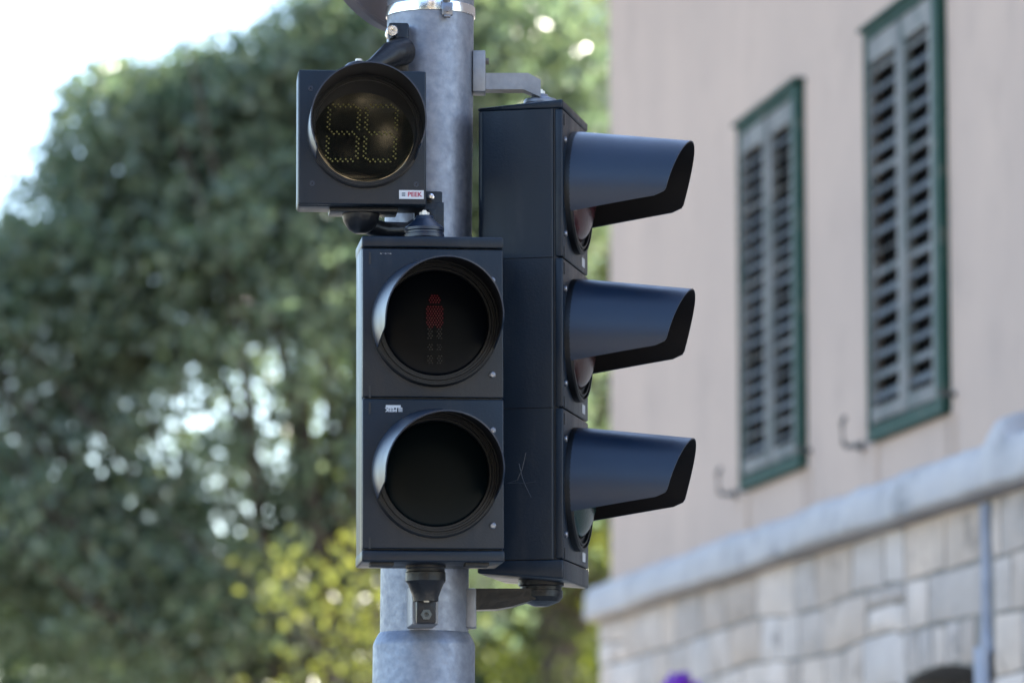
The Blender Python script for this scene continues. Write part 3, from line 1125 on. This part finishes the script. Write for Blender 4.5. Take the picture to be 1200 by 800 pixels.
# windows: projecting green frame, two weathered louvred leaves, stays
def window(s0, s1, z0, z1, pitch, seed, label):
    rg = random.Random(seed)
    Ww, Hw = s1 - s0, z1 - z0
    bm = bmesh.new()
    box(bm, (s0 + .031, .020, z0 + .031), (s1 - .031, .035, z1 - .031))  # near-black sheet painted as the shade behind the louvres
    wn = obj('window', bm, 'dark', house)
    wn['label'] = label
    bm = bmesh.new()
    fw, pr_ = .055, .032
    box(bm, (s0, -pr_, z0), (s0 + .022, .05, z1), .003, 1)
    box(bm, (s1 - .068, -pr_, z0), (s1, .05, z1), .003, 1)
    box(bm, (s0 + .023, -pr_ + .002, z0), (s1 - .069, .05, z0 + .05), .003, 1)
    box(bm, (s0 - .02, -pr_ - .015, z1 + .001), (s1 + .015, .05, z1 + .018), .003, 1)
    box(bm, (s0 + .023, -pr_ + .002, z1 - .03), (s1 - .069, .05, z1), .003, 1)
    obj('frame', bm, 'green', wn)
    a, b = s0 + .026, s1 - .072
    mid = (a + b) / 2 + .0
    for li, (xa, xb) in enumerate(((a, mid - .003), (mid + .003, b))):
        bm = bmesh.new()
        zb1, zt1 = z0 + .058, z1 - .034
        sl, sr = ((.018, .05), (.045, .07))[li]
        dy = rg.uniform(-.004, .004)
        y0_, y1_ = -.022 + dy, .012 + dy
        box(bm, (xa, y0_, zb1), (xa + sl, y1_, zt1), .003, 1)
        box(bm, (xb - sr, y0_, zb1), (xb, y1_, zt1), .003, 1)
        box(bm, (xa + sl, y0_ + .001, zb1 + rg.uniform(0, .004)), (xb - sr, y1_ - .001, zb1 + .055), .003, 1)
        box(bm, (xa + sl, y0_ + .001, zt1 - .085), (xb - sr, y1_ - .001, zt1), .003, 1)
        nfix, nsl = len(bm.faces), 0
        z = zb1 + .055 + pitch * .55
        while z < zt1 - .085 - pitch * .3:
            wdt = pitch * .56
            ti = R(39 + rg.uniform(-4, 4))
            if rg.random() < .07: ti += R(18)
            mt = Matrix.Translation((0, (y0_ + y1_) / 2, z)) @ Matrix.Rotation(-ti, 4, 'X') @ Matrix.Rotation(R(rg.uniform(-1.2, 1.2)), 4, 'Y')
            cx = (xa + sl + xb - sr) / 2
            mt = Matrix.Translation((cx, 0, 0)) @ mt
            hw = (xb - xa - sl - sr) / 2 + .003
            box(bm, (-hw, -.003, -wdt / 2), (hw, .003, wdt / 2), .001, 1, mt)
            nsl = nsl or len(bm.faces) - nfix
            z += pitch
        so_ = obj('shutter', bm, 'shutter', wn)
        so_.data.materials.append(M['slat'])
        for p_ in so_.data.polygons:
            if p_.index >= nfix: p_.material_index = 1 if ((p_.index - nfix) // nsl * 7 + seed) % 5 else 0
    # shutter stays on the wall left, right and under the window
    for sx, ln_ in ((s0 - .17, 1), (s1 + .05, 0)):
        bm = bmesh.new()
        zz = z0 + .035
        if ln_:
            tube(bm, [(sx, .0, zz - .03), (sx, -.06, zz - .03), (sx - .0, -.07, zz - .02), (sx - .0, -.075, zz + .05), (sx, -.062, zz + .075)], .0085, 8)
            box(bm, (sx - .012, -.006, zz - .05), (sx + .012, .002, zz - .01))
            tube(bm, [(sx, -.05, zz - .03), (sx + .10, -.03, zz - .03)], .008, 8)
        else:
            tube(bm, [(sx, .0, zz + .02), (sx, -.05, zz + .02), (sx, -.055, zz + .035)], .009, 8)
        obj('shutter_stay', bm, 'iron', wn)
    return wn
window(*wins[0], .0585, 3, 'far narrow shuttered window with blue-grey slats')
window(*wins[1], .0705, 8, 'nearer shuttered window with pale peeling slats')
# rust-coloured streaks left by the iron under the sills
rr = random.Random(4)
for (s0, s1, z0, z1) in wins:
    for sx in (s0 + .01, s0 + .03, s1 - .05, s1 + .04):
        ln_ = rr.uniform(.18, .35)
        hw = rr.uniform(.008, .022)
        bm = bmesh.new()
        v = [bm.verts.new(q_) for q_ in ((sx - hw, -.0025, z0 - .004), (sx + hw, -.0025, z0 - .004), (sx + hw * .5, -.0025, z0 - ln_), (sx - hw * .4, -.0025, z0 - ln_ * .95))]
        bm.faces.new(v)
        obj('rust_streak', bm, 'rust', house)

# ------------------------------------------------------------------ foliage
def tree(name, label, cat, group, x, y, trunk_h, trunk_r, lobes, leaf_m, leaf=.07, per=60, seed=1, holes=(), limbs=22, sigma=.17, spread=.5):
    """lobes: (cx,cy,cz, rx,ry,rz, clumps) relative to the trunk's foot"""
    rg = np.random.default_rng(seed)
    root = thing(name, label, cat, (x, y, 0), (0, 0, 0), group)
    cen = []
    tone = []
    for (cx, cy, cz, rx, ry, rz, nc) in lobes:
        d = rg.normal(size=(nc, 3)); d /= np.linalg.norm(d, axis=1)[:, None]
        rad = rg.uniform(.12, 1, nc) ** spread
        c = np.stack([cx + d[:, 0] * rx * rad, cy + d[:, 1] * ry * rad, cz + d[:, 2] * rz * rad], 1)
        cen.append(c)
    cen = np.concatenate(cen)
    n = len(cen) * per
    ci = rg.integers(0, len(cen), n)
    sg_ = sigma * rg.uniform(.6, 1.3, len(cen))[ci][:, None]
    pos = cen[ci] + rg.normal(size=(n, 3)) * sg_ * np.array([1, 1, .75])
    keep = np.ones(n, bool)
    for (hx_, hz_, rx, rz, pr_) in holes:     # gaps through the crown
        e_ = ((pos[:, 0] - hx_) / rx) ** 2 + ((pos[:, 2] - hz_) / rz) ** 2
        keep &= ~((e_ < 1) & (rg.random(n) < pr_))
    pos = pos[keep]; ci = ci[keep]
    n = len(pos)
    nrm = rg.normal(size=(n, 3)) + np.array([0, 0, .5]); nrm /= np.linalg.norm(nrm, axis=1)[:, None]
    t = rg.normal(size=(n, 3)) + np.array([0, 0, -.5])
    t -= nrm * (t * nrm).sum(1)[:, None]; t /= np.linalg.norm(t, axis=1)[:, None]
    b = np.cross(nrm, t)
    L_ = (leaf * rg.uniform(.6, 1.35, n))[:, None]
    wdt = L_ * .36
    a0 = pos
    v0 = a0 - t * L_ * .5
    v1 = a0 + b * wdt + nrm * L_ * .10 - t * L_ * .05
    v2 = a0 + t * L_ * .5 - nrm * L_ * .06
    v3 = a0 - b * wdt + nrm * L_ * .10 - t * L_ * .05
    V = np.stack([v0, v1, v2, v3], 1).reshape(-1, 3).astype(np.float32)
    me = bpy.data.meshes.new('crown')
    me.vertices.add(n * 4); me.vertices.foreach_set('co', V.ravel())
    me.loops.add(n * 6)
    idx = (np.arange(n)[:, None] * 4 + np.array([0, 1, 2, 0, 2, 3])).astype(np.int32)
    me.loops.foreach_set('vertex_index', idx.ravel())
    me.polygons.add(n * 2)
    me.polygons.foreach_set('loop_start', np.arange(0, n * 6, 3, dtype=np.int32))
    me.update(calc_edges=True)
    at = me.attributes.new('tint', 'FLOAT_COLOR', 'POINT')
    ct = rg.beta(1.6, 1.6, len(cen))
    tv = np.clip(ct[ci] * .85 + rg.random(n) * .4 - .12, 0, 1)
    tv = np.repeat(tv, 4)
    cc = np.stack([tv, tv, tv, np.ones_like(tv)], 1).astype(np.float32)
    at.data.foreach_set('color', cc.ravel())
    me.materials.append(M[leaf_m])
    cr = bpy.data.objects.new('crown', me)
    COL.objects.link(cr)
    cr.parent = root
    bm = bmesh.new()
    pr2 = random.Random(seed)
    tube(bm, [(0, 0, -.1), (0, 0, .15), (.04, .02, trunk_h * .5), (-.03, 0, trunk_h)], [trunk_r * 1.6, trunk_r * 1.15, trunk_r, trunk_r * .8], 14)
    for i in range(limbs):
        tgt = Vector(cen[pr2.randrange(len(cen))])
        st_ = Vector((0, 0, trunk_h * pr2.uniform(.75, 1.0)))
        k1 = st_.lerp(tgt, .35) + Vector((pr2.uniform(-.2, .2), pr2.uniform(-.2, .2), pr2.uniform(.0, .3)))
        k2 = st_.lerp(tgt, .7) + Vector((pr2.uniform(-.2, .2), pr2.uniform(-.2, .2), pr2.uniform(-.1, .3)))
        r0_ = trunk_r * pr2.uniform(.3, .5)
        tube(bm, [st_, k1, k2, tgt], [r0_, r0_ * .7, r0_ * .42, r0_ * .15], 7)
        for _ in range(3):
            t2 = tgt + Vector((pr2.uniform(-.8, .8), pr2.uniform(-.6, .6), pr2.uniform(-.3, .7)))
            tube(bm, [k2, k2.lerp(t2, .5) + Vector((0, 0, .08)), t2], [r0_ * .35, r0_ * .2, r0_ * .08], 5)
    obj('trunk', bm, 'bark', root, True)
    return root


YA = 28.0
TA = P(400, 400, YA); xa_, ya_ = TA.x, TA.y
def rel(px, py, Y=YA, x=xa_):
    q_ = P(px, py, Y)
    return q_.x - x, q_.z
S = F / YA     # pixels per metre at the big tree
def lobe(px, py, rx, ry_, nc, yy=0, dep=None):
    a, b = rel(px, py)
    return (a, yy, b, rx / S, dep if dep else .9, ry_ / S, nc)
lobesA = [
    lobe(330, 420, 330, 330, 420, .2, 1.7),
    lobe(130, 168, 78, 98, 85), lobe(85, 275, 82, 100, 75), lobe(215, 165, 88, 122, 110, .3),
    lobe(272, 122, 88, 90, 100), lobe(375, 88, 92, 108, 115), lobe(480, 60, 120, 120, 110),
    lobe(60, 400, 150, 130, 130, .2, 1.1), lobe(0, 330, 60, 70, 30), lobe(180, 330, 150, 130, 130, .2, 1.1), lobe(360, 280, 140, 130, 150, 0, 1.2),
    lobe(20, 620, 160, 140, 150, 0, 1.4), lobe(170, 700, 170, 150, 170, 0, 1.4), lobe(250, 740, 120, 90, 60, 0, 1.2),
    lobe(-60, 560, 110, 250, 100, 0, 1.4), lobe(600, 130, 160, 220, 300, .4, 1.1), lobe(560, 480, 150, 260, 120, .4, 1.1),
]
def hole(px, py, rx, ry_, pr_=.9):
    a, b = rel(px, py)
    return (a, b, rx / S, ry_ / S, pr_)
hr = random.Random(12)
holesA = []
for (hx0, hy0, sx_, sy_, nh, r_) in ((235, 350, 70, 26, 30, 5), (300, 345, 60, 20, 22, 5), (225, 425, 26, 40, 22, 5.5), (262, 500, 44, 24, 30, 6), (372, 530, 34, 16, 20, 6),
                                (8, 495, 14, 44, 22, 6), (10, 610, 14, 12, 7, 6), (316, 632, 14, 22, 11, 6), (275, 588, 18, 9, 8, 5.5), (88, 600, 20, 60, 12, 4),
                                (50, 250, 24, 16, 16, 6), (335, 400, 34, 40, 18, 5), (90, 180, 16, 60, 16, 5), (335, 460, 20, 14, 9, 5.5), (310, 470, 16, 10, 6, 5),
                                (255, 280, 26, 22, 10, 4.5), (215, 95, 20, 10, 10, 5), (285, 95, 34, 22, 16, 5), (130, 500, 60, 50, 10, 4), (300, 60, 60, 14, 10, 5),
                                (200, 250, 180, 130, 100, 5.5), (180, 600, 180, 150, 100, 5.5), (330, 420, 70, 100, 20, 5), (220, 420, 120, 70, 34, 5)):
    for _ in range(nh):
        rr0 = r_ * .80 * hr.uniform(.6, 1.2)
        holesA.append(hole(hr.gauss(hx0, sx_ * .6), hr.gauss(hy0, sy_ * .6), rr0, rr0 * hr.uniform(.8, 1.2), .97))
tree('broadleaf_tree', 'large dull green tree behind the signals, sky showing through gaps in its crown', 'tree', None,
     xa_, ya_, 2.6, .17, [l[:6] + (int(l[6] * 2.0),) for l in lobesA], 'leaf_blue', .076, 21, 11, holesA, 40, .095)
# sunlit trees further back, left and right of the pole
def far_tree(px, Y, top_py, rx, rz, ncl, m, label, seed, leaf=.08, per=55, tr=.16):
    t0 = P(px, top_py, Y)
    cz = t0.z - rz
    lb = [(0, 0, cz, rx, rx * .8, rz, ncl), (-rx * .6, .2, cz - rz * .3, rx * .6, rx * .5, rz * .6, ncl // 3), (rx * .6, -.1, cz - rz * .2, rx * .6, rx * .5, rz * .65, ncl // 3),
          (0, 0, cz - rz * .7, rx * .9, rx * .6, rz * .5, ncl // 3)]
    return tree('broadleaf_tree', label, 'tree', 'trees beyond the pole', t0.x, Y, max(1.2, cz - rz * .8), tr, lb, m, leaf, per, seed, (), 16)
far_tree(650, 37, -200, 2.2, 3.6, 360, 'leaf_yellow', 'yellow-green sunlit tree in the gap between the pole and the house', 21)
far_tree(405, 25.2, 600, .60, 1.05, 32, 'leaf_gold', 'small yellow-green sunlit tree just left of the pole, in front of the large one', 23, .065, 42, .04)
far_tree(-560, 31, 215, 2.2, 2.6, 300, 'leaf_blue', 'unseen dull green tree added beyond the left edge to cut glare on the pedestrian signal', 25, .09, 60)  # added out of view to cut sky glare on the pedestrian signal
far_tree(60, 38, 560, 3.2, 2.4, 420, 'leaf_mid', 'low dull green tree at the bottom left corner', 27, .09, 95)
far_tree(640, 44, 470, 2.3, 2.4, 420, 'leaf_mid', 'low dull green tree behind the yellow-green one, near the house corner', 28, .1, 80)
far_tree(260, 46, 650, 2.6, 2.0, 380, 'leaf_mid', 'lowest dull green tree, left of the pole beyond the big tree', 26, .1, 80)
far_tree(600, 50, -300, 2.6, 5.2, 420, 'leaf_mid', 'tall green tree furthest back, filling the gap behind the yellow-green one', 29, .11)

# purple-flowered plant by the wall, only its tips reach into view
sx, sz = W_(797, 803, .35)
pw = l2w(house, (sx, -.35, 0))
fp = thing('flowering_plant', 'climbing plant with violet flowers in front of the stone wall', 'plant', (pw.x, pw.y, 0))
bm = bmesh.new()
pr3 = random.Random(2)
tips = []
for i in range(26):
    a = pr3.uniform(0, 2 * PI); rr_ = pr3.uniform(.0, .33)
    zt3 = sz - pr3.uniform(.32, 1.4)
    tip = Vector((rr_ * math.cos(a), rr_ * math.sin(a) * .6, zt3))
    tips.append(tip)
    tube(bm, [(0, 0, 0), (tip.x * .2, tip.y * .2, zt3 * .5), tip], [.014, .009, .003], 6)
obj('stems', bm, 'bark', fp, True)
def scatter_quads(pts, n, sig, size, seed):
    bm = bmesh.new()
    r = random.Random(seed)
    for _ in range(n):
        c = r.choice(pts) + Vector((r.gauss(0, sig), r.gauss(0, sig), r.gauss(0, sig)))
        q_ = Vector((r.gauss(0, 1), r.gauss(0, 1), r.gauss(0, 1))).normalized()
        a = q_.orthogonal().normalized(); b = q_.cross(a)
        s = size * r.uniform(.6, 1.3)
        bm.faces.new([bm.verts.new(c + v_) for v_ in (a * s, b * s * .6, -a * s, -b * s * .6)])
    return bm
lv = obj('leaves', scatter_quads(tips, 1500, .09, .035, 3), 'leaf_blue', fp)
tp = w2l(fp, l2w(house, (W_(799, 797, .35)[0], -.35, W_(799, 797, .35)[1])))
tp2 = w2l(fp, l2w(house, (W_(785, 802, .35)[0], -.35, W_(785, 802, .35)[1])))
for c_, n_ in ((tp, 200), (tp2, 70), (tp + Vector((.05, 0, -.03)), 60)):
    obj('flower_head', scatter_quads([c_], n_, .011, .014, n_), 'petal', fp)

# ------------------------------------------------------------------ ground, road, pavements
def sheet(name, pts, z, m):
    bm = bmesh.new()
    bm.faces.new([bm.verts.new((x, y, z)) for x, y in pts])
    return tag(obj(name, bm, m), kind='structure')
sheet('ground', [(-600, -600), (600, -600), (600, 1200), (-600, 1200)], -.02, 'earth')
sheet('road', [(-9, -60), (-1.6, -60), (-1.6, 60), (-9, 60)], -.006, 'asphalt')
bm = bmesh.new()
box(bm, (-1.45, -60, -.1), (7, 22.5, .12))
tag(obj('pavement', bm, 'paving'), kind='structure')
bm = bmesh.new()
for i in range(80):
    box(bm, (-1.6, -60 + i, -.1), (-1.452, -59.006 + i, .122), .008, 1)
tag(obj('kerb', bm, 'kerb'), kind='structure')
bm = bmesh.new()
for i in range(14):
    bm.faces.new([bm.verts.new(q_) for q_ in ((-5.36, -58 + i * 8, -.002), (-5.24, -58 + i * 8, -.002), (-5.24, -55 + i * 8, -.002), (-5.36, -55 + i * 8, -.002))])
tag(obj('road_markings', bm, 'white_paint'), kind='structure')

# ------------------------------------------------------------------ unseen trees and house added behind the viewer to shape lens and display reflections
lbm = [(0, 0, 7.0, 2.1, 1.5, 4.4, 110)]
for i, (x, y) in enumerate(((-12.4, -17), (-9, -18), (-5.7, -17), (-2.4, -17.6), (8.2, -18), (12, -17))):
    tree('reflection_tree', 'unseen dark tree added behind the viewer to dull the reflections, ' + ('first', 'second', 'third', 'fourth', 'fifth', 'last')[i] + ' of its row from the road side',
         'tree', 'trees added for the reflections', x, y, 2.6, .16, lbm, 'leaf_reflection', .2, 105, 31 + i, (), 10, .3)
mc = l2w(cd, (ccx, 0, ccz))
mn = Vector((math.sin(R(4.6)), -math.cos(R(4.6)), 0))
md = (mc - CAM).normalized()
mr_ = md - 2 * md.dot(mn) * mn
mt_ = mc + mr_ * ((-17.5 - mc.y) / mr_.y)
gap = [(.20 + q_[0] * 1.2, mt_.z + q_[1] * 1.3, q_[2] * .95, q_[3] * 1.5, 1) for q_ in ((-.22, .36, .10, .06), (-.10, .26, .08, .10), (-.02, .08, .07, .12), (.12, .0, .09, .09),
       (.08, -.12, .07, .13), (.20, -.08, .05, .10), (.14, -.50, .06, .13), (-.45, .10, .03, .03), (-.3, -.2, .03, .04))]  # holes shaped to throw a gold streak into the display
tree('reflection_tree', 'widest unseen dark tree, added in the middle of its row and gapped for the display streak', 'tree', 'trees added for the reflections', mt_.x, -17.5, 2.6, .16,
     [(0, 0, 7.0, 3.1, .22, 4.6, 190)], 'leaf_reflection', .17, 190, 47, gap, 4, .2, .6)
oh = thing('reflection_house', 'unseen pale ochre house added behind the trees for the gold reflection in the display', 'house', (-4, -27, 0))
ops = [(1.4 + 2.6 * i, 2.5 + 2.6 * i, 1.2 + 3.2 * k, 2.9 + 3.2 * k) for i in range(4) for k in range(4)]
obj('wall', wall_bm(ops, 0, 12, 0, 14, 0, -.25), 'ochre', oh)
bm = bmesh.new()
box(bm, (0, -9, 0), (12, -.26, 14))  # dark block painted as the shade behind the openings
obj('room_shade_block', bm, 'dark', oh)
bm = bmesh.new()
prism(bm, [(-9.6, 14.002), (.6, 14.002), (-4.5, 16.5)], 'x', -.5, 12.5)
obj('roof', bm, 'tile', oh)
